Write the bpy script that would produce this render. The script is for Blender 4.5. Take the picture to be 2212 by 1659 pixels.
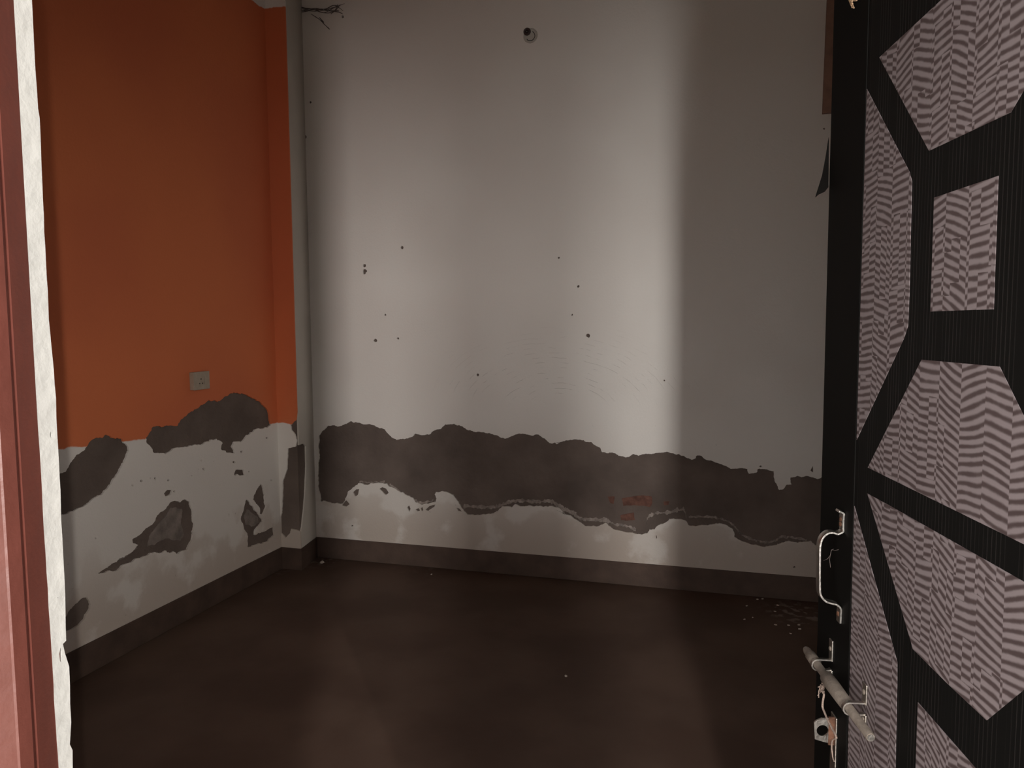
import bpy, bmesh, math, random
from mathutils import Vector, Matrix, noise
from mathutils.geometry import delaunay_2d_cdt
random.seed(7)
S = bpy.context.scene
C = S.collection
for o in list(bpy.data.objects): bpy.data.objects.remove(o)

# ------------------------------------------------------------------ camera
YAW, PITCH, ROLL = math.radians(16.367), math.radians(4.62), math.radians(-0.376)
F, CW, CH, EYE = 1650.0, 2212.0, 1659.0, Vector((0, 0, 1.45))
fw = Vector((-math.sin(YAW)*math.cos(PITCH), math.cos(YAW)*math.cos(PITCH), -math.sin(PITCH)))
r0 = Vector((math.cos(YAW), math.sin(YAW), 0)); u0 = r0.cross(fw)
rt = r0*math.cos(ROLL)+u0*math.sin(ROLL); up = -r0*math.sin(ROLL)+u0*math.cos(ROLL)
cam = bpy.data.cameras.new('camera'); co = bpy.data.objects.new('camera', cam); C.objects.link(co)
cam.sensor_width = 36; cam.lens = 36*F/CW; cam.clip_start = 0.02
co.matrix_world = Matrix(((rt.x, up.x, -fw.x, EYE.x), (rt.y, up.y, -fw.y, EYE.y), (rt.z, up.z, -fw.z, EYE.z), (0, 0, 0, 1)))
S.camera = co

# ------------------------------------------------------------------ light
S.view_settings.view_transform = 'Standard'; S.view_settings.look = 'None'
S.view_settings.gamma = 1; S.view_settings.use_curve_mapping = False
S.view_settings.exposure = 0.0
w = bpy.data.worlds.new('daylight'); S.world = w; w.use_nodes = True
bg = w.node_tree.nodes['Background']; bg.inputs[0].default_value = (1.0, 0.96, 0.93, 1); bg.inputs[1].default_value = 4.3

def area(name, loc, target, sx, sy, power, col):
    l = bpy.data.lights.new(name, 'AREA'); l.shape = 'RECTANGLE'; l.size = sx; l.size_y = sy
    l.energy = power; l.color = col
    o = bpy.data.objects.new(name, l); C.objects.link(o); o.location = loc
    d = Vector(target)-Vector(loc); d.z = 0
    o.rotation_euler = d.to_track_quat('-Z', 'Y').to_euler()
    return o
# bright gap of street behind the photographer, and a second one off to the right
area('street_daylight', (0.87, -2.5, 1.65), (-0.6, 4.0, 1.65), 0.19, 1.5, 165, (1.0, 0.985, 0.955))
area('yard_daylight', (2.51, -2.4, 1.9), (-0.6, 0.6, 1.9), 0.035, 2.4, 90, (1.0, 0.95, 0.88))

# ------------------------------------------------------------------ helpers
def ray(x, y): return fw + rt*((x-CW/2)/F) - up*((y-CH/2)/F)
def hit(x, y, p0, n):
    d = ray(x, y); return EYE + d*((Vector(p0)-EYE).dot(n)/d.dot(n))

def mat(name, base, rough=0.8, var=0.0, scale=8, bump=0.0, bscale=60, metal=0.0, spec=0.3, extra=None):
    m = bpy.data.materials.new(name); m.use_nodes = True; nt = m.node_tree; N = nt.nodes; L = nt.links
    b = N['Principled BSDF']; b.inputs['Roughness'].default_value = rough; b.inputs['Metallic'].default_value = metal
    b.inputs['Specular IOR Level'].default_value = spec
    geo = N.new('ShaderNodeNewGeometry'); pos = geo.outputs['Position']
    col = None
    if var:
        n = N.new('ShaderNodeTexNoise'); n.inputs['Scale'].default_value = scale; n.inputs['Detail'].default_value = 7
        L.new(pos, n.inputs['Vector'])
        r = N.new('ShaderNodeValToRGB'); r.color_ramp.elements[0].position = .3; r.color_ramp.elements[1].position = .7
        r.color_ramp.elements[0].color = [c*(1-var) for c in base]+[1]; r.color_ramp.elements[1].color = [min(1, c*(1+var)) for c in base]+[1]
        L.new(n.outputs['Fac'], r.inputs['Fac']); col = r.outputs['Color']
        L.new(col, b.inputs['Base Color'])
    else: b.inputs['Base Color'].default_value = (*base, 1)
    if bump:
        n2 = N.new('ShaderNodeTexNoise'); n2.inputs['Scale'].default_value = bscale; n2.inputs['Detail'].default_value = 6
        L.new(pos, n2.inputs['Vector']); bp = N.new('ShaderNodeBump'); bp.inputs['Strength'].default_value = bump
        bp.inputs['Distance'].default_value = 0.01
        L.new(n2.outputs['Fac'], bp.inputs['Height']); L.new(bp.outputs['Normal'], b.inputs['Normal'])
    if extra: extra(nt, N, L, b, pos, col)
    return m
def math_n(N, L, op, a, b=None, clamp=False):
    n = N.new('ShaderNodeMath'); n.operation = op; n.use_clamp = clamp
    for i, v in enumerate((a, b)):
        if v is None: continue
        if isinstance(v, (int, float)): n.inputs[i].default_value = v
        else: L.new(v, n.inputs[i])
    return n.outputs[0]
def noise_n(N, L, pos, scale, detail=5, sc=None):
    n = N.new('ShaderNodeTexNoise'); n.inputs['Scale'].default_value = scale; n.inputs['Detail'].default_value = detail
    if sc:
        mp = N.new('ShaderNodeMapping'); mp.inputs['Scale'].default_value = sc; L.new(pos, mp.inputs['Vector']); pos = mp.outputs[0]
    L.new(pos, n.inputs['Vector']); return n.outputs['Fac']
def mixc(N, L, fac, a, b):
    m = N.new('ShaderNodeMix'); m.data_type = 'RGBA'
    L.new(fac, m.inputs[0])
    for k, v in ((6, a), (7, b)):
        if isinstance(v, tuple): m.inputs[k].default_value = (*v, 1)
        else: L.new(v, m.inputs[k])
    return m.outputs[2]
def ss(N, L, v, lo, hi):
    m = N.new('ShaderNodeMapRange'); m.interpolation_type = 'SMOOTHSTEP'
    L.new(v, m.inputs[0]); m.inputs[1].default_value = lo; m.inputs[2].default_value = hi
    return m.outputs[0]
def sep(N, L, pos):
    s = N.new('ShaderNodeSeparateXYZ'); L.new(pos, s.inputs[0]); return s.outputs

def tag(o, label=None, cat=None, group=None, kind=None):
    if label: o['label'] = label
    if cat: o['category'] = cat
    if group: o['group'] = group
    if kind: o['kind'] = kind
    return o
def link(name, me, m, parent=None, smooth=False):
    if isinstance(me, bmesh.types.BMesh):
        bm = me; bmesh.ops.recalc_face_normals(bm, faces=bm.faces); me = bpy.data.meshes.new(name); bm.to_mesh(me); bm.free()
    if m: me.materials.append(m)
    if smooth:
        for p in me.polygons: p.use_smooth = True
        me.set_sharp_from_angle(angle=math.radians(40))
    o = bpy.data.objects.new(name, me); C.objects.link(o)
    if parent: o.parent = parent
    return o
def box(bm, lo, hi, bev=0.0):
    v = [bm.verts.new((x, y, z)) for x in (lo[0], hi[0]) for y in (lo[1], hi[1]) for z in (lo[2], hi[2])]
    fs = [bm.faces.new([v[i] for i in q]) for q in ((0,1,3,2),(4,6,7,5),(0,4,5,1),(2,3,7,6),(0,2,6,4),(1,5,7,3))]
    if bev:
        es = list({e for f in fs for e in f.edges})
        bmesh.ops.bevel(bm, geom=es, offset=bev, segments=2, affect='EDGES', profile=.5)
    return bm
def B(lo, hi, bev=0.0): return box(bmesh.new(), lo, hi, bev)
def sweep(bm, pts, prof, closed=False, frame=None, radii=None):
    """sweep a 2-D profile along pts; frame = fixed side vector for a flat strap"""
    pts = [Vector(p) for p in pts]; n = len(pts); rings = []; side = None
    for i, p in enumerate(pts):
        a = pts[i-1] if (i or closed) else p; b = pts[(i+1) % n] if (i < n-1 or closed) else p
        t = (b-a).normalized()
        if frame is not None: s = (Vector(frame) - t*Vector(frame).dot(t)).normalized()
        else:
            if side is None: side = t.orthogonal()
            s = (side - t*side.dot(t)).normalized(); side = s
        q = t.cross(s); k = radii[i] if radii else 1
        rings.append([bm.verts.new(p + s*x*k + q*y*k) for x, y in prof])
    m = len(prof)
    for i in range(n if closed else n-1):
        A, D = rings[i], rings[(i+1) % n]
        for j in range(m): bm.faces.new((A[j], A[(j+1) % m], D[(j+1) % m], D[j]))
    if not closed: bm.faces.new(rings[0][::-1]); bm.faces.new(rings[-1])
    return bm
def circ(r, n=12): return [(r*math.cos(2*math.pi*i/n), r*math.sin(2*math.pi*i/n)) for i in range(n)]
def smooth_pts(pts, k=4):
    pts = [Vector(p) for p in pts]; out = []
    for i in range(len(pts)-1):
        a, b, c, d = pts[max(i-1, 0)], pts[i], pts[i+1], pts[min(i+2, len(pts)-1)]
        for j in range(k):
            t = j/k
            out.append(.5*((2*b)+(c-a)*t+(2*a-5*b+4*c-d)*t*t+(3*b-a-3*c+d)*t**3))
    return out+[pts[-1]]
def rough(poly, amp=0.004, step=0.008, seed=0):
    """fractal break-up of a 2-D outline"""
    out = []; n = len(poly)
    for i in range(n):
        a = Vector((*poly[i], 0)); b = Vector((*poly[(i+1) % n], 0)); L = (b-a).length
        k = max(1, int(L/step)); nn = Vector((-(b-a).y, (b-a).x, 0)).normalized()
        for j in range(k):
            p = a.lerp(b, j/k)
            d = noise.fractal(Vector((p.x*26+seed*7.3, p.y*26, seed)), .7, 2.2, 6)
            out.append(((p+nn*d*amp).x, (p+nn*d*amp).y))
    return out
def rough_open(pts, amp, step, seed):
    """break-up of an open outline, ends kept"""
    out = rough(pts, amp, step, seed); n = len(pts)
    k = max(1, int((Vector(pts[-1])-Vector(pts[0])).length/step))
    return [pts[0]]+out[1:len(out)-k]+[pts[-1]]
def inside(p, poly):
    c = False; x, y = p; x1, y1 = poly[-1]
    for x2, y2 in poly:
        if (y1 > y) != (y2 > y) and x < (x2-x1)*(y-y1)/(y2-y1)+x1: c = not c
        x1, y1 = x2, y2
    return c
def sheet(name, outer, holes, depth, m, place, parent=None):
    """flat coat of real thickness with ragged holes; place = matrix taking (u, v, depth) to the room"""
    V, E = [], []
    for poly in [outer]+holes:
        k = len(V); V += [Vector((q[0], q[1])) for q in poly]; E += [(k+i, k+(i+1) % len(poly)) for i in range(len(poly))]
    vs, es, fs, *_ = delaunay_2d_cdt(V, E, [], 0, 1e-7)
    bb = [(min(q[0] for q in h), max(q[0] for q in h), min(q[1] for q in h), max(q[1] for q in h), h) for h in holes]
    keep = []
    for f in fs:
        c = (vs[f[0]]+vs[f[1]]+vs[f[2]])/3
        if not inside(c, outer): continue
        if any(x0 < c.x < x1 and y0 < c.y < y1 and inside(c, h) for x0, x1, y0, y1, h in bb): continue
        keep.append(f)
    bm = bmesh.new(); lo = {}; hi = {}; cnt = {}
    for f in keep:
        for i in f:
            if i not in lo:
                lo[i] = bm.verts.new(place @ Vector((vs[i].x, vs[i].y, 0))); hi[i] = bm.verts.new(place @ Vector((vs[i].x, vs[i].y, depth)))
        for i in range(3): cnt.setdefault(frozenset((f[i], f[(i+1) % 3])), []).append((f[i], f[(i+1) % 3]))
        bm.faces.new([hi[i] for i in f]); bm.faces.new([lo[i] for i in f[::-1]])
    for k, v in cnt.items():
        if len(v) == 1: a, b = v[0]; bm.faces.new((lo[a], lo[b], hi[b], hi[a]))
    return link(name, bm, m, parent)
def frame_m(o, u, v, n): return Matrix(((u[0], v[0], n[0], o[0]), (u[1], v[1], n[1], o[1]), (u[2], v[2], n[2], o[2]), (0, 0, 0, 1)))

# ------------------------------------------------------------------ room dimensions (metres)
XL, YB, XR, ZC = -2.583, 4.136, 1.7, 3.5        # left wall, back wall, right wall, ceiling
YF, YO = 0.545, 0.315                            # front wall: room face, street face
COAT = 0.009                                     # paint and plaster skin thickness
CY, CX = 3.888, -2.452                           # corner column: front face, right arris
CK = -0.18                                       # its side runs slightly out of square
# door leaf
DA = math.radians(12.3)
DD = Vector((-math.sin(DA), math.cos(DA), 0))    # hinge -> free edge
d = ray(1783, 705); P0 = EYE + d*(1.36/d.dot(fw)); P0.z = 0
DW = 0.941; HINGE = P0 - DD*DW
DN = Vector((-math.cos(DA), -math.sin(DA), 0))   # normal of the face we see
XJ = -0.589                                      # left side of the opening
XH = HINGE.x

# ------------------------------------------------------------------ materials
def wall_white(stain_axis):
    def ex(nt, N, L, b, pos, col):
        s = sep(N, L, pos)
        n1 = noise_n(N, L, pos, 5.0, 6); n2 = noise_n(N, L, pos, 14, 8); n3 = noise_n(N, L, pos, 1.1, 2)
        c = mixc(N, L, ss(N, L, n3, .35, .65), (0.70, 0.65, 0.605), (0.75, 0.71, 0.665))
        # brown damp tide marks low on the wall
        low = ss(N, L, s[2], .62, .16)
        st = ss(N, L, math_n(N, L, 'ADD', n1, math_n(N, L, 'MULTIPLY', low, .26)), .60, .72)
        st = math_n(N, L, 'MULTIPLY', st, math_n(N, L, 'MULTIPLY', low, .55))
        c = mixc(N, L, st, c, (0.30, 0.205, 0.14))
        low2 = ss(N, L, s[2], .95, .1)
        c = mixc(N, L, math_n(N, L, 'MULTIPLY', low2, .5), c, (0.40, 0.335, 0.285))
        # rubbed dirt and dark specks
        sp = ss(N, L, noise_n(N, L, pos, 38, 3), .73, .80)
        sp = math_n(N, L, 'MULTIPLY', sp, ss(N, L, s[2], 1.1, .5))
        c = mixc(N, L, math_n(N, L, 'MULTIPLY', sp, .5), c, (0.12, .10, .08))
        if stain_axis == 'back':
            # rubbed arcs where something scraped the wall
            vx = math_n(N, L, 'SUBTRACT', s[0], -0.95); vz = math_n(N, L, 'SUBTRACT', s[2], 0.9)
            rr = math_n(N, L, 'SQRT', math_n(N, L, 'ADD', math_n(N, L, 'MULTIPLY', vx, vx), math_n(N, L, 'MULTIPLY', math_n(N, L, 'MULTIPLY', vz, vz), 2.2)))
            ring = ss(N, L, math_n(N, L, 'SINE', math_n(N, L, 'ADD', math_n(N, L, 'MULTIPLY', rr, 150), math_n(N, L, 'MULTIPLY', n1, 9))), .93, 1.0)
            msk = math_n(N, L, 'MULTIPLY', ss(N, L, rr, .95, .3), ss(N, L, n2, .5, .62))
            msk = math_n(N, L, 'MULTIPLY', msk, ss(N, L, s[2], .98, 1.1))
            c = mixc(N, L, math_n(N, L, 'MULTIPLY', math_n(N, L, 'MULTIPLY', ring, msk), .45), c, (0.2, .16, .13))
        if stain_axis == 'left':
            # terracotta emulsion down to a hand-painted line, bare white above the cornice line
            wob = math_n(N, L, 'MULTIPLY', math_n(N, L, 'SUBTRACT', n2, .5), .035)
            ln = math_n(N, L, 'ADD', math_n(N, L, 'MULTIPLY', s[1], LINE_K), LINE_0)
            e = math_n(N, L, 'SUBTRACT', math_n(N, L, 'ADD', s[2], wob), ln)
            o1 = ss(N, L, e, -.004, .004)
            top = ss(N, L, math_n(N, L, 'ADD', s[2], wob), TOPZ+.004, TOPZ-.004)
            o1 = math_n(N, L, 'MULTIPLY', o1, top)
            oc = mixc(N, L, ss(N, L, n3, .35, .65), (0.60, 0.155, 0.065), (0.66, 0.18, 0.07))
            c = mixc(N, L, o1, c, oc)
        L.new(c, b.inputs['Base Color'])
    return ex
pa = hit(160, 966, (XL, 0, 0), Vector((1, 0, 0))); pb = hit(590, 915, (XL, 0, 0), Vector((1, 0, 0)))
TOPZ = hit(605, 14, (0, CY-COAT, 0), Vector((0, -1, 0))).z
LINE_K = (pb.z-pa.z)/(pb.y-pa.y); LINE_0 = pa.z-LINE_K*pa.y
M = {}
M['white_back'] = mat('painted plaster', (.55, .52, .49), .85, bump=.12, bscale=90, extra=wall_white('back'))
M['white_left'] = mat('terracotta over white plaster', (.55, .52, .49), .75, bump=.12, bscale=90, extra=wall_white('left'))
M['white_plain'] = mat('plain white plaster', (.50, .46, .41), .85, .05, 5, .15, 60)
M['render'] = mat('bare cement render', (0.125, 0.095, 0.080), .95, .22, 5, .5, 45)
M['undercoat'] = mat('grey undercoat', (0.20, 0.165, 0.145), .95, .3, 16, .5, 60)
M['crust'] = mat('powdery salt crust', (0.30, 0.25, 0.22), .95, .4, 40, .8, 120)
M['brick'] = mat('fired brick', (0.125, 0.058, 0.042), .95, .35, 30, .6, 80)
def floor_ex(nt, N, L, b, pos, col):
    s = sep(N, L, pos)
    n1 = noise_n(N, L, pos, 2.2, 6); n2 = noise_n(N, L, pos, 22, 6)
    c = mixc(N, L, ss(N, L, n1, .35, .65), (0.080, 0.047, 0.034), (0.112, 0.070, 0.052))
    # dusty scuffed patches of trodden plaster
    for (px, py, rx, amt) in PATCHES:
        dx = math_n(N, L, 'SUBTRACT', s[0], px); dy = math_n(N, L, 'SUBTRACT', s[1], py)
        r = math_n(N, L, 'SQRT', math_n(N, L, 'ADD', math_n(N, L, 'MULTIPLY', dx, dx), math_n(N, L, 'MULTIPLY', dy, dy)))
        msk = math_n(N, L, 'MULTIPLY', ss(N, L, r, rx, rx*.2), ss(N, L, n2, .5, .62))
        c = mixc(N, L, math_n(N, L, 'MULTIPLY', msk, amt), c, (0.30, .25, .22))
    L.new(c, b.inputs['Base Color'])
UPZ = Vector((0, 0, 1))
f_at = lambda x, y: hit(x, y, (0, 0, 0), UPZ)
PATCHES = [(f_at(1725, 1325).x, f_at(1725, 1325).y, .22, .8), (f_at(700, 1212).x, f_at(700, 1212).y, .16, .55), (f_at(585, 1235).x, f_at(585, 1235).y, .18, .18), (f_at(905, 1222).x, f_at(905, 1222).y, .25, .12)]
M['floor'] = mat('dark oxide cement floor', (.05, .03, .02), .6, bump=.12, bscale=14, spec=.25, extra=floor_ex)
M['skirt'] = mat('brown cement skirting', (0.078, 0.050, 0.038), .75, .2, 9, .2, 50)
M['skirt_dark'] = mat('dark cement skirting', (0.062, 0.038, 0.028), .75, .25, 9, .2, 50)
M['oxide'] = mat('red oxide gloss paint', (0.095, 0.027, 0.019), .45, .12, 12, .15, 40, spec=.5)
M['putty'] = mat('white putty edge', (0.355, 0.35, 0.33), .9, .04, 30, .22, 55)
M['pale_chip'] = mat('plaster chip', (0.62, 0.56, 0.50), .9, .1, 60)
def stile_ex(nt, N, L, b, pos, col):
    # laminate worn through to red brown board at the top outer corner
    tc = N.new('ShaderNodeTexCoord'); s = sep(N, L, tc.outputs['Object'])
    n = noise_n(N, L, tc.outputs['Object'], 40, 4)
    k = math_n(N, L, 'ADD', s[2], math_n(N, L, 'MULTIPLY', math_n(N, L, 'SUBTRACT', n, .5), .05))
    k = math_n(N, L, 'SUBTRACT', k, math_n(N, L, 'MULTIPLY', s[0], .5))
    L.new(mixc(N, L, ss(N, L, k, 1.985, 2.02), (0.006, .0055, .005), (0.035, .014, .010)), b.inputs['Base Color'])
M['black'] = mat('black laminate', (0.006, 0.0055, 0.005), .65, spec=.05, extra=stile_ex)
M['edge'] = mat('dark door edge', (0.0045, 0.004, 0.0036), .9, .2, 30, spec=.02)
M['steel'] = mat('worn bright steel', (0.55, 0.52, 0.48), .32, .2, 60, .1, 200, metal=1.0)
M['dusty'] = mat('dusty steel', (0.175, 0.145, 0.12), .65, .18, 90, .15, 300, metal=.2)
M['rust'] = mat('rusty steel', (0.095, 0.043, 0.025), .8, .45, 70, .4, 200)
M['twine'] = mat('dirty pink twine', (0.30, 0.225, 0.185), .95, .2, 120, .4, 500)
M['straw'] = mat('raw wood fibre', (0.46, 0.30, 0.18), .9, .2, 120)
M['web'] = mat('sooty cobweb', (0.13, 0.105, 0.095), 1.0)
M['plastic'] = mat('yellowed white plastic', (0.37, 0.30, 0.235), .5, .08, 40)
M['dark'] = mat('dark hole', (0.018, 0.012, 0.011), .8)
M['conduit'] = mat('brown conduit', (0.05, 0.030, 0.028), .4, spec=.5)
M['wood'] = mat('brown board', (0.27, 0.155, 0.11), .7, .2, 18)
M['ceiling'] = mat('ceiling plaster', (0.66, 0.63, 0.60), .9, .05, 4)
M['street'] = mat('street concrete', (0.52, 0.48, 0.44), .9, .15, 3)
def lam_ex(nt, N, L, b, pos, col):
    # black reeded laminate: fine pale vertical lines
    tc = N.new('ShaderNodeTexCoord'); s = sep(N, L, tc.outputs['Object'])
    a = math_n(N, L, 'FRACT', math_n(N, L, 'MULTIPLY', s[0], 118.0))
    n = noise_n(N, L, tc.outputs['Object'], 30, 2, (1, 1, .02))
    ln = ss(N, L, a, .72, .95)
    ln = math_n(N, L, 'MULTIPLY', ln, ss(N, L, n, .35, .6))
    L.new(mixc(N, L, math_n(N, L, 'MULTIPLY', ln, ss(N, L, s[0], .05, .3)), (0.0052, .005, .0047), (0.022, .020, .019)), b.inputs['Base Color'])
    bp = N.new('ShaderNodeBump'); bp.inputs['Strength'].default_value = .25; bp.inputs['Distance'].default_value = .002
    L.new(ln, bp.inputs['Height']); L.new(bp.outputs['Normal'], b.inputs['Normal'])
M['reeded'] = mat('black reeded laminate', (.01, .01, .01), .6, spec=.1, extra=lam_ex)
def wave_ex(nt, N, L, b, pos, col):
    # printed woven ripple: dashes in columns whose slope flips, broken by checks
    tc = N.new('ShaderNodeTexCoord'); s = sep(N, L, tc.outputs['Object'])
    def comb(*v):
        k = N.new('ShaderNodeCombineXYZ')
        for i, q in enumerate(v):
            if isinstance(q, (int, float)): k.inputs[i].default_value = q
            else: L.new(q, k.inputs[i])
        return k.outputs[0]
    def white(v):
        k = N.new('ShaderNodeTexWhiteNoise'); k.noise_dimensions = '3D'; L.new(v, k.inputs['Vector']); return k.outputs['Value']
    w1 = noise_n(N, L, comb(s[0], 0, s[2]), 5.0, 2)
    u = math_n(N, L, 'MULTIPLY', s[0], 19.0)             # broad columns about 50 mm wide
    ci = math_n(N, L, 'FLOOR', u); cf = math_n(N, L, 'FRACT', u)
    slope = math_n(N, L, 'SUBTRACT', white(comb(ci, 3.1, 0)), .5)
    tri = math_n(N, L, 'PINGPONG', u, 1.0)
    off = math_n(N, L, 'ADD', math_n(N, L, 'MULTIPLY', tri, 1.0), math_n(N, L, 'MULTIPLY', math_n(N, L, 'MULTIPLY', slope, cf), 1.5))
    v = math_n(N, L, 'ADD', math_n(N, L, 'MULTIPLY', s[2], 88.0), off)
    v = math_n(N, L, 'ADD', v, math_n(N, L, 'MULTIPLY', w1, 4.0))
    # check breaks: narrow sub-columns shifted by half a period in runs
    u2 = math_n(N, L, 'MULTIPLY', s[0], 48.0); c2 = math_n(N, L, 'FLOOR', u2)
    run = math_n(N, L, 'FLOOR', math_n(N, L, 'ADD', math_n(N, L, 'MULTIPLY', s[2], 19.0), math_n(N, L, 'MULTIPLY', white(comb(c2, 1.7, 0)), 3)))
    flip = math_n(N, L, 'GREATER_THAN', white(comb(c2, run, 5.5)), .66)
    v = math_n(N, L, 'ADD', v, math_n(N, L, 'MULTIPLY', flip, .5))
    st = math_n(N, L, 'SINE', math_n(N, L, 'MULTIPLY', v, 2*math.pi))
    n = noise_n(N, L, comb(math_n(N, L, 'MULTIPLY', s[0], 45), 0, math_n(N, L, 'MULTIPLY', s[2], 60)), 1.0, 3)
    f = ss(N, L, math_n(N, L, 'ADD', st, math_n(N, L, 'MULTIPLY', math_n(N, L, 'SUBTRACT', n, .5), 2.0)), -.95, .75)
    L.new(mixc(N, L, f, (0.070, 0.050, 0.050), (0.225, 0.190, 0.195)), b.inputs['Base Color'])
M['ripple'] = mat('grey ripple laminate', (.2, .2, .2), .55, spec=.3, extra=wave_ex)

# ------------------------------------------------------------------ room shell
def struct(name, bm, m, label, cat, parent=None):
    o = link(name, bm, m, parent); tag(o, label, cat, kind='structure'); return o
struct('yard_ground', B((-7, -9, -.12), (7, YO, -.01)), M['street'], 'pale concrete yard outside the doorway', 'ground')
struct('floor', B((XL-.25, YO, -.1), (XR+.25, YB+.25, 0)), M['floor'], 'bare dark brown cement floor of the empty room', 'floor')
struct('ceiling', B((XL-.25, YO, ZC), (XR+.25, YB+.25, ZC+.12)), M['ceiling'], 'plain plaster ceiling above the empty room', 'ceiling')
wall_back = struct('wall_back', B((XL-.25, YB, 0), (XR+.25, YB+.25, ZC)), M['render'], 'grey white back wall with a long band of fallen plaster', 'wall')
wall_left = struct('wall_left', B((XL-.25, YO, 0), (XL, YB, ZC)), M['render'], 'orange painted left wall with white peeling lower part', 'wall')
struct('wall_right', B((XR, YO, 0), (XR+.25, YB, ZC)), M['white_plain'], 'plain right wall hidden behind the open door', 'wall')
YW = hit(40, 300, (XJ, 0, 0), Vector((1, 0, 0))).y+.008
bm = bmesh.new()
LT = 2.07
box(bm, (XL-.25, YO, 0), (XJ-.012, YW, ZC)); box(bm, (XH+.06, YO, 0), (XR+.25, YF, ZC)); box(bm, (XJ, YO, LT+.06), (XH+.06, YF, ZC))
wall_front = struct('wall_front', bm, M['white_plain'], 'front wall with the doorway the photo looks through', 'wall')
struct('shadow_caster_post', B((.11, -.54, 0), (.35, -.36, 1.60)), M['street'], 'unseen cement post added in the yard to cast the shadow of the photographer', 'post')  # added out of view: blocks the street light where the photographer's body would
def prism(poly, z0, z1):
    bm = bmesh.new(); a, b = [[bm.verts.new((x, y, z)) for x, y in poly] for z in (z0, z1)]
    for i in range(len(poly)): j = (i+1) % len(poly); bm.faces.new((a[i], a[j], b[j], b[i]))
    bm.faces.new(a[::-1]); bm.faces.new(b); return bm
sx = lambda y: CX+CK*(y-CY)
column = struct('column', prism([(XL, CY), (CX, CY), (sx(YB), YB), (XL, YB)], 0, ZC), M['render'], 'shallow corner column, orange front and grey side, plaster fallen at its foot', 'column')

NX, NY = Vector((1, 0, 0)), Vector((0, -1, 0))
def polyB(pts): return [(lambda q: (q.x, q.z))(hit(x, y, (0, YB-COAT, 0), NY)) for x, y in pts]
def polyL(pts): return [(lambda q: (q.y, q.z))(hit(x, y, (XL+COAT, 0, 0), NX)) for x, y in pts]
def polyC(pts): return [(lambda q: (q.x, q.z))(hit(x, y, (0, CY-COAT, 0), NY)) for x, y in pts]
def polyS(pts): return [(lambda q: (q.y, q.z))(hit(x, y, (CX+COAT, CY, 0), Vector((1, -CK, 0)))) for x, y in pts]
def crop(ox, oy, k, pts): return [(ox+x/k, oy+y/k) for x, y in pts]
def blob(cx, cy, r, n=9):
    return [(cx+r*random.uniform(.7, 1.2)*math.cos(2*math.pi*i/n), cy+r*random.uniform(.7, 1.2)*math.sin(2*math.pi*i/n)) for i in range(n)]
K2, K1 = 3.687, 2.675
topA = crop(640, 860, K2, [(178,370),(175,300),(215,260),(250,218),(350,222),(430,188),(500,195),(560,210),(620,212),(660,238),(705,250),(745,290),(765,318),(800,332),(850,322),(900,318),(935,300),(950,282),(1000,295),(1060,283),(1100,258),(1150,245),(1190,212),(1260,202),(1320,225),(1370,258),(1430,265),(1455,258),(1490,268),(1520,280),(1560,285),(1610,308),(1660,320),(1720,302),(1790,283),(1850,292),(1930,295),(1980,320),(2015,358),(2080,362),(2120,345)])
topB = crop(1200, 900, K2, [(0,215),(50,200),(120,188),(220,186),(270,205),(355,245),(372,285),(420,290),(450,282),(485,298),(500,312),(560,322),(620,300),(660,312),(720,295),(780,295),(850,285),(930,292),(980,297),(1030,325),(1080,340),(1120,330),(1125,312),(1165,310),(1190,340),(1260,355),(1330,382),(1390,412),(1440,418),(1530,415),(1540,455),(1600,445),(1610,418),(1660,418),(1740,435),(1745,500),(1780,578),(1800,575),(1840,545),(1880,540),(1875,490),(1920,472),(1960,482),(2010,472),(2050,490),(2090,502),(2115,480),(2700,505),(3000,530),(3400,515)])
botB = crop(1200, 900, K2, [(3400,1040),(3000,1020),(2600,1035),(2300,1015),(2065,1025),(2030,995),(1940,998),(1800,1000),(1740,1025),(1650,1038),(1560,1015),(1470,985),(1430,960),(1410,900),(1360,860),(1280,855),(1200,858),(1120,870),(1060,865),(1030,825),(1000,815),(900,815),(880,850),(810,870),(785,900),(745,895),(735,925),(650,940),(610,930),(530,915),(480,905),(430,870),(400,850),(330,870),(240,870),(190,840),(130,800),(60,770),(0,740)])
botA = crop(640, 860, K2, [(2140,920),(2100,880),(2040,860),(1900,862),(1830,858),(1740,850),(1720,868),(1640,858),(1615,890),(1570,920),(1500,930),(1420,935),(1360,925),(1330,895),(1285,825),(1250,770),(1190,745),(1110,748),(1100,765),(1115,800),(1108,825),(1000,850),(950,830),(930,800),(880,770),(800,730),(735,700),(720,680),(640,675),(560,690),(490,678),(460,710),(415,745),(400,790),(370,840),(330,840),(250,830),(200,815),(180,740),(170,650),(175,560),(185,470)])
holesB = [rough(polyB(topA+topB+botB+botA), .0065, .004, 1)]
for pts in ([(450,750),(475,728),(502,725),(490,770),(468,784)], [(658,722),(685,710),(715,722),(735,755),(712,772),(690,750)], [(365,855),(385,822),(400,812),(425,845),(400,865)],
            [(885,872),(898,855),(910,880),(900,905)], [(948,885),(975,876),(985,895),(965,903)], [(990,880),(1005,866),(1012,890),(1000,902)], [(1030,890),(1060,860),(1108,846),(1100,865),(1050,898)],
            [(190,812),(210,805),(212,822),(196,826)], [(1275,872),(1300,880),(1320,905),(1290,898)], [(1375,915),(1400,908),(1405,925),(1380,930)], [(1435,912),(1448,905),(1452,925)],
            [(436,1012),(450,1010),(455,1018),(440,1024)], [(1768,428),(1770,424)]):
    if len(pts) > 2: holesB.append(rough(polyB(crop(640, 860, K2, pts)), .002, .005, 3))
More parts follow.
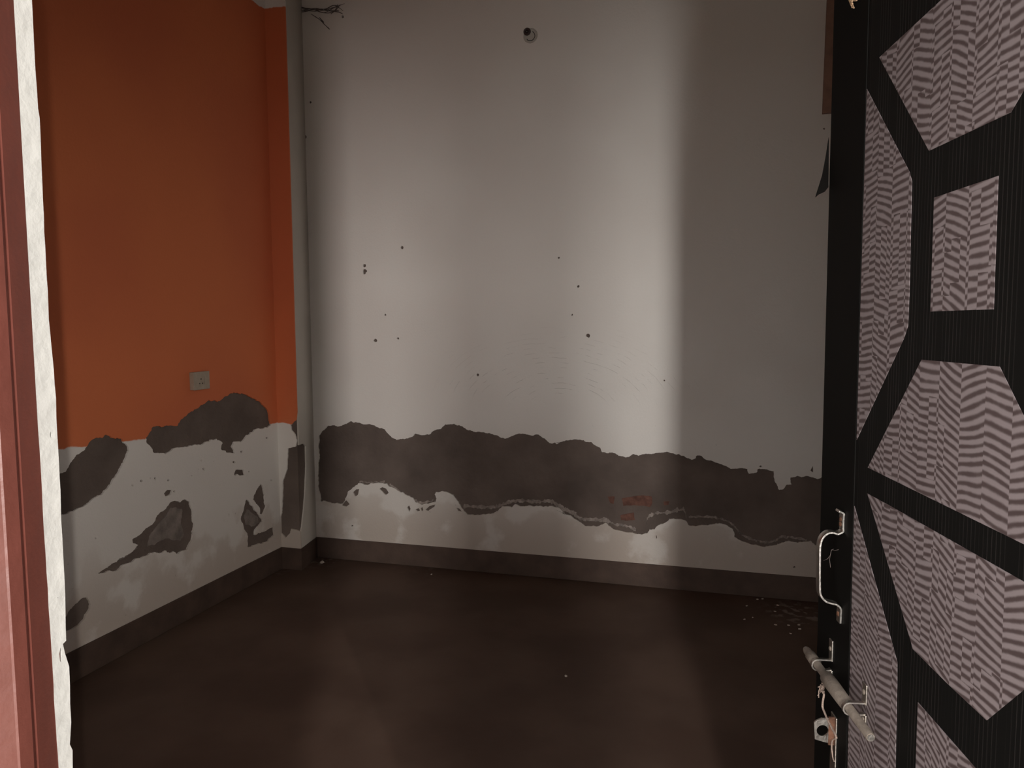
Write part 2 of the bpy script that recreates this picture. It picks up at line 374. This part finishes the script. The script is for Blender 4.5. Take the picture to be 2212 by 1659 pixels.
for pts in ([(2030,430),(2050,392),(2052,445)], [(1620,396),(1635,388),(1645,398),(1630,404)], [(1890,1198),(1905,1190),(1912,1200),(1900,1206)], [(800,950),(806,945),(808,970),(802,972)]):
    holesB.append(polyB(crop(1200, 900, K2, pts)))
for x, y, r in ((787,574,4),(788,585,5),(787,590,3),(869,535,3.5),(832,680,2.5),(811,735,4),(860,731,2.5),(1207,557,2.5),(1249,619,3),(1271,725,4.5),(1236,680,2),(1032,810,3),(740,36,3),(670,221,3),(1435,822,2),(657,296,5),(1780,278,2.5)):
    holesB.append(polyB(blob(x, y, r)))
JB = hit(1146, 77, (0, YB-COAT, 0), NY); JR = .040
holesB.append([(JB.x+JR*math.cos(a*.2618), JB.z+JR*math.sin(a*.2618)) for a in range(24)])
outerB = [(sx(YB), 0), (XR, 0), (XR, ZC), (sx(YB), ZC)]
placeB = frame_m((0, YB, 0), (1, 0, 0), (0, 0, 1), (0, -1, 0))
sheet('plaster_coat', outerB, holesB, COAT, M['white_back'], placeB, wall_back)
# left wall coat
patch = lambda pts: polyL(crop(100, 800, K1, pts))
holesL = [rough(patch(p), .0085, .005, i+5) for i, p in enumerate((
    [(75,600),(130,560),(180,490),(255,410),(345,370),(385,392),(440,395),(480,465),(430,570),(385,640),(350,690),(270,750),(190,800),(85,838),(-40,850),(-40,690)],
    [(575,390),(620,330),(690,320),(760,318),(800,265),(880,215),(940,175),(990,180),(1040,150),(1085,125),(1160,140),(1230,180),(1280,225),(1300,320),(1265,335),(1210,340),(1165,375),(1130,410),(1080,415),(1075,440),(1090,480),(1050,475),(1010,455),(1020,420),(985,395),(900,425),(800,440),(740,455),(690,485),(630,475),(580,420)],
    [(300,1175),(330,1150),(400,1105),(480,1060),(530,1010),(500,985),(560,930),(610,890),(640,840),(690,800),(715,760),(745,755),(775,765),(800,742),(830,760),(845,830),(855,890),(840,980),(815,1035),(760,1055),(690,1045),(600,1060),(540,1085),(470,1115),(400,1160)],
    [(1125,860),(1140,800),(1155,745),(1180,770),(1200,800),(1230,830),(1250,870),(1230,900),(1205,920),(1205,950),(1260,930),(1305,905),(1308,880),(1318,950),(1270,990),(1220,1005),(1165,1020),(1165,960),(1140,900)],
    [(1195,750),(1205,700),(1240,652),(1250,675),(1265,720),(1268,790),(1250,840),(1235,830),(1230,790)],
    [(105,1440),(145,1370),(185,1335),(240,1310),(262,1345),(255,1380),(225,1420),(210,1455),(170,1490),(105,1515)]))]
for p in ([(1085,600),(1095,575),(1140,575),(1148,605),(1120,610),(1105,600),(1090,612)], [(680,710),(700,690),(730,690),(720,715),(690,728)]):
    holesL.append(rough(patch(p), .003, .006, 2))
for x, y, r in ((897,520,6),(630,625,8),(705,635,7),(840,608,5),(550,640,8),(500,665,7),(910,570,8),(880,570,4),(1085,530,8),(1130,470,8),(1275,390,7),(1300,635,5),(742,700,7),(285,970,6),(1170,585,5)):
    holesL.append(patch(blob(x, y, r)))
placeL = frame_m((XL, 0, 0), (0, 1, 0), (0, 0, 1), (1, 0, 0))
sheet('plaster_coat', [(YF, 0), (CY, 0), (CY, ZC), (YF, ZC)], holesL, COAT, M['white_left'], placeL, wall_left)
# thinner undercoat still clinging inside the big hollows
for pts in ([(600,960),(640,900),(690,850),(720,800),(760,790),(790,800),(785,880),(800,950),(780,985),(700,975),(640,1000),(590,1020)], [(320,1150),(350,1105),(430,1050),(510,1005),(535,1030),(470,1075),(400,1110)], [(1150,850),(1165,800),(1190,820),(1225,850),(1235,880),(1190,905),(1160,890)]):
    sheet('undercoat', rough(patch(pts), .008, .006, 12), [], .003, M['undercoat'], placeL, wall_left)
# column coats: front (orange over white) and right side (grey white), cut back at the foot of the arris
e = lambda y: (hit(645, y, (0, CY-COAT, 0), NY))
fz = lambda cy: polyC(crop(100, 800, K1, [(1450, cy)]))[0][1]
cut = [(x, z) for x, z in polyC(crop(100, 800, K1, [(1447,245),(1443,285),(1412,318),(1416,345),(1436,368),(1446,405),(1440,440),(1396,452),(1390,570),(1367,640),(1363,760),(1360,825),(1346,865),(1346,930),(1385,968),(1408,940),(1414,916),(1446,922)]))]
cut = [cut[0]] + rough_open(cut[1:-1], .003, .008, 4) + [cut[-1]]
cut = [(min(x, CX+.008), z) for x, z in cut]
outC = [(XL, 0), (XL, ZC), (CX+COAT, ZC), (CX+COAT, cut[0][1]+.005)] + cut + [(CX+COAT, cut[-1][1]-.01), (CX+COAT, 0)]
sheet('plaster_coat', outC, [], COAT, M['white_left'], frame_m((0, CY, 0), (1, 0, 0), (0, 0, 1), (0, -1, 0)), column)
zt, zb = fz(225), fz(925)
sc = polyS(crop(100, 800, K1, [(1478,425),(1490,425),(1500,440),(1503,560),(1497,700),(1490,800),(1478,905),(1468,925)]))
sc = [(max(CY+.004, y), z) for y, z in sc]
outS = [(CY, 0), (CY, sc[-1][1]-.01)] + rough_open(sc[::-1], .002, .01, 8) + [(CY+.004, sc[0][1]), (CY+.004, zt), (CY, zt+.02), (CY, ZC), (YB-COAT, ZC), (YB-COAT, 0)]
sheet('plaster_coat', outS, [], COAT, M['white_plain'], frame_m((CX-CK*CY, 0, 0), (CK, 1, 0), (0, 0, 1), (1, 0, 0)), column)

# salt crust curling along the lower edge of the bare band
def ribbon(pts, wid, seed, m, parent, lift=.006):
    P = smooth_pts([Vector((x, 0, z)) for x, z in polyB(pts)], 14); bm = bmesh.new(); rows = []
    for i, p in enumerate(P):
        a = noise.fractal(Vector((i*.21, seed, 0)), .8, 2, 4); b = noise.fractal(Vector((i*.33, seed+9, 4)), .8, 2, 4)
        h = wid*max(.25, 1+a*1.1); z0 = p.z-h/2+b*.005
        rows.append([bm.verts.new((p.x, YB, z0+h)), bm.verts.new((p.x, YB-lift*(.4+.3*b), z0+h*.7)), bm.verts.new((p.x+.001*a, YB-lift*(1.2+.6*a), z0+h*.15)), bm.verts.new((p.x, YB-lift*.6, z0))])
    for A, D in zip(rows, rows[1:]):
        for j in range(3): bm.faces.new((A[j], A[j+1], D[j+1], D[j]))
    return tag(link('salt_crust', bm, m, parent, True), 'pale powdery salt crust curling from the bare render')
for sd, (ox, oy, wd, pts) in enumerate(((640,860,.018,[(1330,862),(1450,868),(1560,872),(1620,858),(1700,828),(1800,820),(1930,828),(2010,822),(2080,850),(2150,890),(2230,925)]),
        (1200,900,.015,[(0,705),(60,745),(130,770),(200,815),(300,825),(400,828),(470,860),(560,872),(640,905)]), (1200,900,.016,[(722,850),(740,800),(800,775),(900,765),(960,752),(1020,742),(1040,800)]),
        (1200,900,.010,[(1060,800),(1180,800),(1280,808),(1370,835),(1430,880),(1480,940),(1580,985),(1680,1005),(1760,985),(1800,960),(1900,968),(2000,985)]),
        (640,860,.014,[(740,690),(800,735),(870,790),(930,815),(1000,838),(1090,815)]), (640,860,.010,[(500,668),(580,672),(700,668)]))):
    ribbon(crop(ox, oy, K2, pts), wd, sd*3.7, M['crust'], wall_back)
# bricks laid bare in the middle of the band
for pts in ([(528,655),(600,640),(700,628),(765,640),(768,690),(750,720),(700,712),(640,708),(540,712)], [(415,640),(468,638),(462,697),(432,690)], [(515,790),(560,778),(622,765),(632,825),(560,832),(520,826)], [(860,680),(905,675),(900,705),(862,708)]):
    sheet('brick', rough(polyB(crop(1200, 900, K2, pts)), .003, .008, 6), [], .004, M['brick'], placeB, wall_back)

# skirtings
def skirt(name, lo, hi, label, m='skirt'): struct(name, B(lo, hi, .004), M[m], label, 'skirting')
SK, SH = .018, .128
skirt('baseboard_back', (sx(YB)+SK, YB-SK, 0), (XR, YB, SH), 'brown cement skirting along the foot of the back wall')
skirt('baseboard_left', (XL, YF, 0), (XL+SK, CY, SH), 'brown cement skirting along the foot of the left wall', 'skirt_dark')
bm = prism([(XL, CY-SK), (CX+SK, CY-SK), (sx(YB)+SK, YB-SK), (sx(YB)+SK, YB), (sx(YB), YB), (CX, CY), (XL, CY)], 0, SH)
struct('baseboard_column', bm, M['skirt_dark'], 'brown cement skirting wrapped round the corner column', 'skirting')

# ------------------------------------------------------------------ doorway: red frame and broken putty edge on the left
edge_l = [(23,0),(26,120),(33,160),(38,190),(37,230),(41,290),(47,380),(50,430),(56,520),(63,640),(68,700),(74,800),(80,900),(87,1000),(93,1100),(100,1235),(105,1310),(110,1370),(113,1420),(117,1480),(119,1540),(123,1600),(127,1659)]
edge_r = [(157,1659),(157,1620),(151,1608),(154,1560),(151,1480),(149,1440),(141,1410),(136,1391),(143,1384),(141,1320),(139,1250),(136,1190),(130,1060),(124,940),(120,860),(115,800),(110,740),(108,715),(105,690),(101,600),(96,500),(92,400),(89,340),(85,255),(82,235),(77,150),(72,60),(69,0)]
top_l = hit(23, 0, (XJ, 0, 0), NX); top_r = hit(69, 0, (XJ, 0, 0), NX); lo_l = hit(127, 1659, (XJ, 0, 0), NX); lo_r = hit(157, 1659, (XJ, 0, 0), NX)
ext = lambda p, q, z: (p.y+(q.y-p.y)*(z-p.z)/(q.z-p.z), z)
pts = [(lambda q: (q.y, q.z))(hit(x, y, (XJ, 0, 0), NX)) for x, y in edge_l+edge_r]
el, er = pts[:len(edge_l)], pts[len(edge_l):]
poly = [(el[0][0], LT)] + rough_open(el, .0008, .012, 3) + [(el[-1][0], 0.0), (er[0][0], 0.0)] + rough_open(er, .0008, .012, 5) + [(er[-1][0], LT)]
print('putty Y', el[0], er[-1], el[-1], er[0])
ye = sum(p[0] for p in el)/len(el)
sheet('putty_edge', poly, [[(lambda q: (q.y, q.z))(hit(x, y, (XJ, 0, 0), NX)) for x, y in h] for h in ([(110,931),(112.5,937),(111.5,944),(109,945),(107.5,939)], [(124,1290),(127,1291),(125,1294)], [(131,1398),(134,1405),(133,1428),(130,1430),(128,1412)])], .012, M['putty'], frame_m((XJ-.012, 0, 0), (0, 1, 0), (0, 0, 1), (1, 0, 0)), wall_front)
fr = bpy.data.objects.new('door_frame', None); C.objects.link(fr)
tag(fr, 'red oxide painted door frame around the doorway, its left post in view', 'door frame', kind='structure'); fr.location = (XJ, YO, 0)
def frp(name, lo, hi, bev=.002):
    bm = B([a-b for a, b in zip(lo, fr.location)], [a-b for a, b in zip(hi, fr.location)], bev); return link(name, bm, M['oxide'], fr)
Y3 = ye-.001
def yy(x, dx): return hit(x, 1450, (XJ+dx, 0, 0), NX).y
prof = [(XJ-.06, Y3+.012), (XJ-.001, Y3+.012), (XJ+.0, yy(112, 0)), (XJ+.0060, yy(72, .0060)), (XJ+.0030, yy(66, .0030)), (XJ+.0062, yy(62, .0062)), (XJ+.0060, yy(32, .0060)), (XJ+.0045, yy(26, .0045)), (XJ-.012, yy(26, .0045)-.032), (XJ-.06, yy(26, .0045)-.032)]
bm = bmesh.new()
rg = [[bm.verts.new((x-fr.location.x, y-fr.location.y, z)) for x, y in prof] for z in (0, LT)]
for i in range(len(prof)): j = (i+1) % len(prof); bm.faces.new((rg[0][i], rg[0][j], rg[1][j], rg[1][i]))
bm.faces.new(rg[0][::-1]); bm.faces.new(rg[1]); link('post', bm, M['oxide'], fr)
frp('post', (XH+.002, YF-.12, 0), (XH+.06, YF-.03, LT)); frp('head', (XJ-.06, YF-.12, LT), (XH+.06, YF-.03, LT+.06))
# ------------------------------------------------------------------ door leaf
door = bpy.data.objects.new('door_1', None); C.objects.link(door); door.location = P0; door.rotation_euler = (0, 0, math.atan2(-DD.y, -DD.x))
tag(door, 'black laminate door with grey rippled polygons, standing open on the right', 'door', kind='structure')
DM = Matrix.Translation(P0) @ Matrix.Rotation(math.atan2(-DD.y, -DD.x), 4, 'Z'); DI = DM.inverted()
def dl(x, y, off=0.0):           # pixel -> door-local point on the plane off metres proud of the seen face
    return DI @ hit(x, y, P0+DN*off, DN)
UD = -DD
def du(x, y, u):                 # pixel -> door-local point on the plane at distance u from the free edge
    return DI @ hit(x, y, P0+UD*u, UD)
DH, DT = 2.05, .034
us = (dl(1866, 200).x+dl(1850, 950).x+dl(1837, 1350).x)/3
link('leaf', B((0, 0.003, .012), (DW, DT, DH)), M['edge'], door)
link('stile', B((0, 0, .012), (us, .004, DH), .0012), M['black'], door)
link('face_panel', B((us+.001, .0015, .012), (DW, .005, DH)), M['reeded'], door)
print('stile', us, 'bolt z', dl(1745, 1411, .024), dl(1880, 1588, .024))
INL = [[(1898,124),(2042,-10),(2190,-150),(2420,-60),(2330,120),(2212,190),(2181,243),(2005,326)],
       [(1867.5,195),(1963,372),(1968,392),(1962,640),(1959,705),(1951,730),(1849,950)],
       [(2016,427),(2154,380),(2144,668),(2008,673)],
       [(1989,777),(2157,792),(2212,905),(2330,1140),(2330,1235),(1873,1010)],
       [(1872,1066),(1920,1092),(2212,1258),(2360,1340),(2330,1390),(2129,1556),(2047,1479),(1970,1402),(1967,1390)],
       [(1844,1093),(1928,1400),(1936,1430),(1936,1470),(1932,1659),(1928,1800),(1826,1800),(1834,1470)],
       [(1981,1517),(2105,1659),(2220,1790),(1968,1790),(1976,1659)]]
for p in INL:
    q = [dl(x, y) for x, y in p]
    uv = [(max(c.x, us+.0015), min(c.z, DH-.05)) for c in q]
    sheet('inlay', uv, [], .0006, M['ripple'], frame_m((0, .0015, 0), (1, 0, 0), (0, 0, 1), (0, -1, 0)), door)
# peeled edging strip standing off the free edge
fl = [du(x, y, 0) for x, y in ((1791,296),(1785,335),(1777,378),(1762,426),(1769,420),(1782,414),(1790,404))]
tag(sheet('edge_strip', [(-c.y, c.z) for c in fl], [], .002, M['edge'], frame_m((-.003, 0, 0), (0, -1, 0), (0, 0, 1), (1, 0, 0)), door), 'peeled black edging curling off the door edge')

# pull handle: a bent flat strap
uh = dl(1824.5, 1130).x
hp = [du(x, y, uh) for x, y in ((1816,1105),(1823,1110),(1825,1120),(1825,1140),(1822,1149),(1814,1154),(1803,1151.5),(1792,1153),(1781,1163),(1775.5,1180),(1774.5,1208),(1774.5,1268),(1777,1287),(1788,1300),(1802,1304.5),(1812,1307.5),(1817.5,1316),(1818.5,1330),(1818.5,1347))]
yb = hp[3].y
hp = [Vector((uh-.008, min(c.y-yb-.0018, -.0018) if abs(c.y-yb) > .004 else -.0018, c.z)) for c in hp]
bm = bmesh.new(); P = smooth_pts(hp, 4)
prof = [(-.008,-.0013),(-.007,-.0019),(.007,-.0019),(.008,-.0013),(.008,.0013),(.007,.0019),(-.007,.0019),(-.008,.0013)]
sweep(bm, P, prof, frame=(1, 0, 0))
handle = tag(link('pull_handle', bm, M['steel'], door, True), 'bent steel strap pull handle, bright along its edge')
def screw(x, z, parent, m, y=-.0035, r=.0042):
    bm = bmesh.new(); sweep(bm, [(x, y+.003, z), (x, y, z), (x, y-.0012, z)], circ(r), radii=[1, 1, .55]); return link('screw', bm, m, parent, True)
screw(uh-.008, hp[2].z-.003, handle, M['rust'], -.0045); screw(uh-.008, hp[3].z+.004, handle, M['rust'], -.0045); screw(uh-.008, hp[-2].z, handle, M['rust'], -.0045)

# sliding bolt: stepped rod in two staples
BO = .024
bz = (dl(1745, 1411, BO).z+dl(1880, 1588, BO).z)/2
ub = lambda x, y: dl(x, y, BO).x
bolt = bpy.data.objects.new('sliding_bolt', None); C.objects.link(bolt); bolt.parent = door
tag(bolt, 'dusty grey steel sliding bolt with stepped rod')
seg = [(ub(1741,1407), .0055), (ub(1744,1410), .0072), (ub(1750,1417), .0074), (ub(1751,1419), .0094), (ub(1762,1433), .0096), (ub(1764,1436), .0070), (ub(1783,1462), .0068), (ub(1786,1467), .0110), (ub(1800,1484), .0116), (ub(1826,1519), .0106), (ub(1829,1523), .0070), (ub(1879,1588), .0070), (ub(1881,1591), .0060)]
bm = bmesh.new(); sweep(bm, [(u, -BO, bz) for u, r in seg], circ(1, 20), radii=[r for u, r in seg]); link('rod', bm, M['dusty'], bolt, True)
bm = bmesh.new(); sweep(bm, [(seg[-1][0]-.0005, -BO, bz), (seg[-1][0]+.001, -BO, bz)], circ(.0052, 16)); tag(link('rod_tip', bm, M['steel'], bolt, True), 'bright worn rod end')
def staple(px, py, zu, zd):
    u = ub(px, py); R = .0094
    bm = bmesh.new()
    arc = [(u, 0, bz+R*.95), (u, -BO*.55, bz+R)] + [(u, -BO-R*math.sin(a), bz+R*math.cos(a)) for a in [k*math.pi/12 for k in range(13)]] + [(u, -BO*.55, bz-R), (u, 0, bz-R*.95)]
    sweep(bm, arc, [(-.0035,-.0012),(.0035,-.0012),(.0035,.0012),(-.0035,.0012)], frame=(1, 0, 0))
    s = link('staple', bm, M['steel'], bolt, True)
    for z0, z1 in ((bz+R-.001, bz+zu), (bz-zd, bz-R+.001)):
        bm = bmesh.new(); box(bm, (u-.008, -.0022, z0), (u+.008, .0005, z1), .0008); tag(link('staple_plate', bm, M['steel'], bolt), 'flat steel foot of the staple')
        screw(u-.001, (z0+z1)/2+.002, bolt, M['dusty'], -.003)
staple(1765, 1437, .045, .03); staple(1834, 1530, .04, .03)
# padlock lug: perpendicular plate with a hole, rusty where it meets the door plate
ul = dl(1803, 1600).x
lp = [du(*crop(1700, 1340, 4.32, [p])[0], ul) for p in ((222,945),(240,928),(295,905),(340,903),(418,915),(418,1130),(340,1132),(300,1122),(228,1100))]
hc = du(*crop(1700, 1340, 4.32, [(300, 1020)])[0], ul); hr = (du(*crop(1700, 1340, 4.32, [(300, 1020)])[0], ul)-du(*crop(1700, 1340, 4.32, [(355, 1020)])[0], ul)).length
ins = max(c.y for c in lp)
hole = [(-(hc.y-ins)+hr*math.cos(a*.314), hc.z+hr*math.sin(a*.314)) for a in range(20)]
place = frame_m((ul, 0, 0), (0, -1, 0), (0, 0, 1), (1, 0, 0))
plt = [(-(c.y-ins), c.z) for c in lp]; cutx = (du(*crop(1700, 1340, 4.32, [(345, 1020)])[0], ul).y-ins)*-1
hasp = bpy.data.objects.new('hasp', None); C.objects.link(hasp); hasp.parent = door; tag(hasp, 'steel hasp below the bolt with a round padlock hole')
tag(sheet('lug', plt, [hole], .003, M['steel'], place, hasp), 'bright grey plate with a round hole')
zl = [p[1] for p in plt]
link('lug_foot', B((ul-.001, -.012, min(zl)-.004), (ul+.0045, .0, max(zl)+.002), .001), M['rust'], hasp)
link('hasp_plate', B((ul-.014, -.0028, .58), (ul+.012, .0, max(zl)+.004), .001), M['steel'], hasp)

# ------------------------------------------------------------------ loose things hanging on the door
def wl(v): return DM @ Vector(v)
tw = [dl(*p, .030) for p in crop(1700, 1340, 4.32, [(318,600),(328,640),(345,690),(335,750),(332,810),(350,860),(375,920),(400,970),(425,1020),(450,1065),(462,1100)])]
bm = bmesh.new(); sweep(bm, [wl(p) for p in smooth_pts(tw, 4)], circ(.0017, 6))
tw2 = [dl(*p, .016) for p in crop(1700, 1340, 4.32, [(462,1098),(425,1120),(418,1180),(422,1240),(430,1290),(440,1315)])]
sweep(bm, [wl(p) for p in smooth_pts(tw2, 4)], circ(.0010, 6))
for k in range(16):
    a = dl(*crop(1700, 1340, 4.32, [(320+random.uniform(-8, 22), 625+random.uniform(-20, 40))])[0], .031)
    b = dl(*crop(1700, 1340, 4.32, [(320+random.uniform(-38, 30), 650+random.uniform(-65, 85))])[0], .033+random.uniform(-.006, .006))
    sweep(bm, [wl(p) for p in smooth_pts([a, (a+b)/2+Vector((0, random.uniform(-.003, .003), .002)), b], 3)], circ(.0008, 5))
o = link('twine', bm, M['twine'], None, True); tag(o, 'frayed pinkish twine knotted round the sliding bolt and hanging down', 'string')
bm = bmesh.new()
for k in range(7):
    x = 1838+random.uniform(-3, 4)
    q = [dl(x, -22, .004), dl(x+random.uniform(-3, 3), -4, .006), dl(1841+random.uniform(-4, 4), random.uniform(8, 22), .010)]
    sweep(bm, [wl(p) for p in smooth_pts(q, 4)], circ(.0011, 5))
sweep(bm, [wl(p) for p in smooth_pts([dl(1838, 0, .006), dl(1846, 2, .007), dl(1851, 1, .006)], 3)], circ(.0009, 5))
o = link('frayed_string', bm, M['straw'], None, True); tag(o, 'short pale frayed string hanging high on the black door', 'string')
bm = bmesh.new()
for pts in ([(340,652),(380,635),(405,600),(415,553),(445,558),(480,550)], [(405,600),(398,640),(405,715)], [(415,553),(435,545)]):
    sweep(bm, [wl(dl(*p, .022-.010*i/len(pts))) for i, p in enumerate(crop(1700, 1060, 4.32, pts))], circ(.00035, 5))
o = link('thread', bm, M['web'], None); tag(o, 'thin dark thread caught behind the steel pull handle', 'thread')

# ------------------------------------------------------------------ things on the walls
so = bpy.data.objects.new('wall_socket', None); C.objects.link(so)
a = hit(419, 805, (XL+.03, 0, 0), NX); b_ = hit(454, 839, (XL+.03, 0, 0), NX)
c0 = hit(434, 822, (XL+.03, 0, 0), NX); hw, hh = (b_.y-a.y)/2, (a.z-b_.z)/2
print('socket', a, b_)
so.location = (XL+COAT, c0.y, c0.z); tag(so, 'small off white electric socket box on the orange wall', 'socket')
link('back_box', B((0, -hw, -hh), (.022, hw, hh), .003), M['plastic'], so)
fp = link('front_plate', B((.0215, -hw*1.02, -hh*1.02), (.027, hw*1.02, hh*1.02), .002), M['plastic'], so)
for y, z, r in ((-.006, .008, .0038), (-.017, -.014, .0034), (.004, -.014, .0038)):
    bm = bmesh.new(); sweep(bm, [(.0262, y, z), (.0274, y, z)], circ(r, 10)); link('pin_hole', bm, M['dark'], fp)
bm = B((.0265, hw*.35, -.02), (.0300, hw*.75, .02), .0012); link('switch', bm, M['plastic'], fp)
jb = bpy.data.objects.new('junction_box', None); C.objects.link(jb); jb.location = (JB.x, YB-COAT, JB.z)
tag(jb, 'open round junction box with a dark conduit, high on the back wall', 'junction box')
bm = bmesh.new(); n = 28
sweep(bm, [(0, COAT-.0005, 0), (0, COAT-.0035, 0)], circ(JR*.90, n)); link('box_back', bm, M['white_plain'], jb)
bm = bmesh.new(); sweep(bm, [((JR-.003)*math.cos(a*2*math.pi/n)*(1+.03*math.sin(a*1.7)), -.001-.0015*math.sin(a*.9), (JR-.003)*math.sin(a*2*math.pi/n)*(1+.03*math.cos(a*2.3))) for a in range(n)], circ(.0028, 6), closed=True)
link('rim', bm, M['white_plain'], jb, True)
q = hit(1139, 69, (0, YB-COAT, 0), NY)-JB
bm = bmesh.new(); sweep(bm, [(q.x+.0145*math.cos(a*2*math.pi/n), -.004, q.z+.0145*math.sin(a*2*math.pi/n)) for a in range(n)], circ(.0062, 8), closed=True)
link('conduit', bm, M['conduit'], jb, True)
bm = bmesh.new(); sweep(bm, [(q.x, .0045, q.z), (q.x, -.0045, q.z)], circ(.014, 20)); link('conduit_hole', bm, M['dark'], jb)
bm = bmesh.new(); sweep(bm, [(q.x-.001, -.0045, q.z), (q.x-.001, -.0065, q.z)], circ(.0022, 8)); link('wire_end', bm, M['steel'], jb)
bm = bmesh.new(); sweep(bm, smooth_pts([(.012, -.001, .02), (.022, -.003, .008), (.024, -.003, -.010), (.010, -.003, -.026), (-.012, -.002, -.024), (-.020, -.002, -.016)], 4), circ(.0016, 6)); link('wire', bm, M['dark'], jb, True)
bp = bpy.data.objects.new('wooden_board', None)
q0, q1 = hit(1786, 0, (0, YB-.02, 0), NY), hit(1776, 246, (0, YB-.02, 0), NY)
tx = (q0.x-q1.x)/(q0.z-q1.z); bm = bmesh.new()
vs = []
for yy in (YB-.034, YB-COAT):
    for x, z in ((q1.x, q1.z), (q1.x+.09, q1.z), (q1.x+.09+tx*(3.46-q1.z), 3.46), (q1.x+tx*(3.46-q1.z), 3.46)): vs.append(bm.verts.new((x, yy, z)))
for f in ((0,1,2,3),(7,6,5,4),(0,4,5,1),(1,5,6,2),(2,6,7,3),(3,7,4,0)): bm.faces.new([vs[i] for i in f])
bpy.data.objects.remove(bp)
o = link('wooden_board', bm, M['wood']); tag(o, 'narrow brown wooden board high on the back wall, partly behind the black door', 'board')
# sooty cobweb in the top corner
bm = bmesh.new()
def web(pts, r):
    P = smooth_pts([hit(x, y, (0, YB-COAT-.004-.02*(i % 2), 0), NY) for i, (x, y) in enumerate(pts)], 5)
    sweep(bm, P, circ(r, 5), radii=[.5+1.2*abs(noise.noise(Vector((i*.4, r*999, pts[0][0]*.1)))) for i in range(len(P))])
for k in range(7): web([(648, 14+k*2.2), (672+k*2, 20+random.uniform(-2, 5)), (700, 24+random.uniform(-6, 4)), (722+random.uniform(-6, 10), 20+random.uniform(-8, 8)), (735+random.uniform(-10, 10), 26+random.uniform(-22, 4))], random.uniform(.0012, .003))
web([(672, 30), (690, 42), (700, 52), (712, 63)], .003); web([(690, 38), (699, 49)], .004); web([(735, 10), (725, 22), (715, 30)], .002)
o = link('cobweb', bm, M['web'], None, True); tag(o, 'dark sooty cobweb across the top corner of the back wall', 'cobweb', kind='stuff')

# ------------------------------------------------------------------ crumbs of plaster on the floor
def chip(x, y, s, label):
    c = f_at(x, y); bm = bmesh.new()
    bmesh.ops.create_icosphere(bm, subdivisions=1, radius=1)
    for v in bm.verts:
        k = random.uniform(.7, 1.25); v.co = Vector((v.co.x*s*k, v.co.y*s*.75*k, max(v.co.z*s*.35*k, -s*.12)))
    mn = min(v.co.z for v in bm.verts)
    for v in bm.verts: v.co.z -= mn
    o = link('plaster_chip', bm, M['pale_chip']); o.location = (c.x, c.y, 0.0); o.rotation_euler.z = random.uniform(0, 6)
    tag(o, label, 'debris', 'plaster chips on the floor')
chip(1223, 1461, .009, 'single pale plaster chip alone on the floor in the foreground')
chip(696, 1215, .022, 'largest pale plaster flake on the floor near the corner column')
for (x, y, s), wh in zip(((742,1207,.012),(932,1241,.008),(991,1225,.010),(1154,1238,.009),(1337,1258,.008)), ('first', 'second', 'third', 'fourth', 'fifth')):
    chip(x, y, s, wh+' small plaster chip from the corner column, lying along the back wall')
for x, y, s in ((1676,1350,.008),(1703,1351,.008),(1726,1350,.009),(1727,1359,.009),(1708,1369,.008),(1613,1309,.007),(1608,1338,.007),(1637,1295,.009),(1647,1294,.009),(1680,1308,.010),(1674,1321,.007),(1626,1334,.006)):
    chip(x, y, s, 'tiny plaster crumb on the floor near the open door')
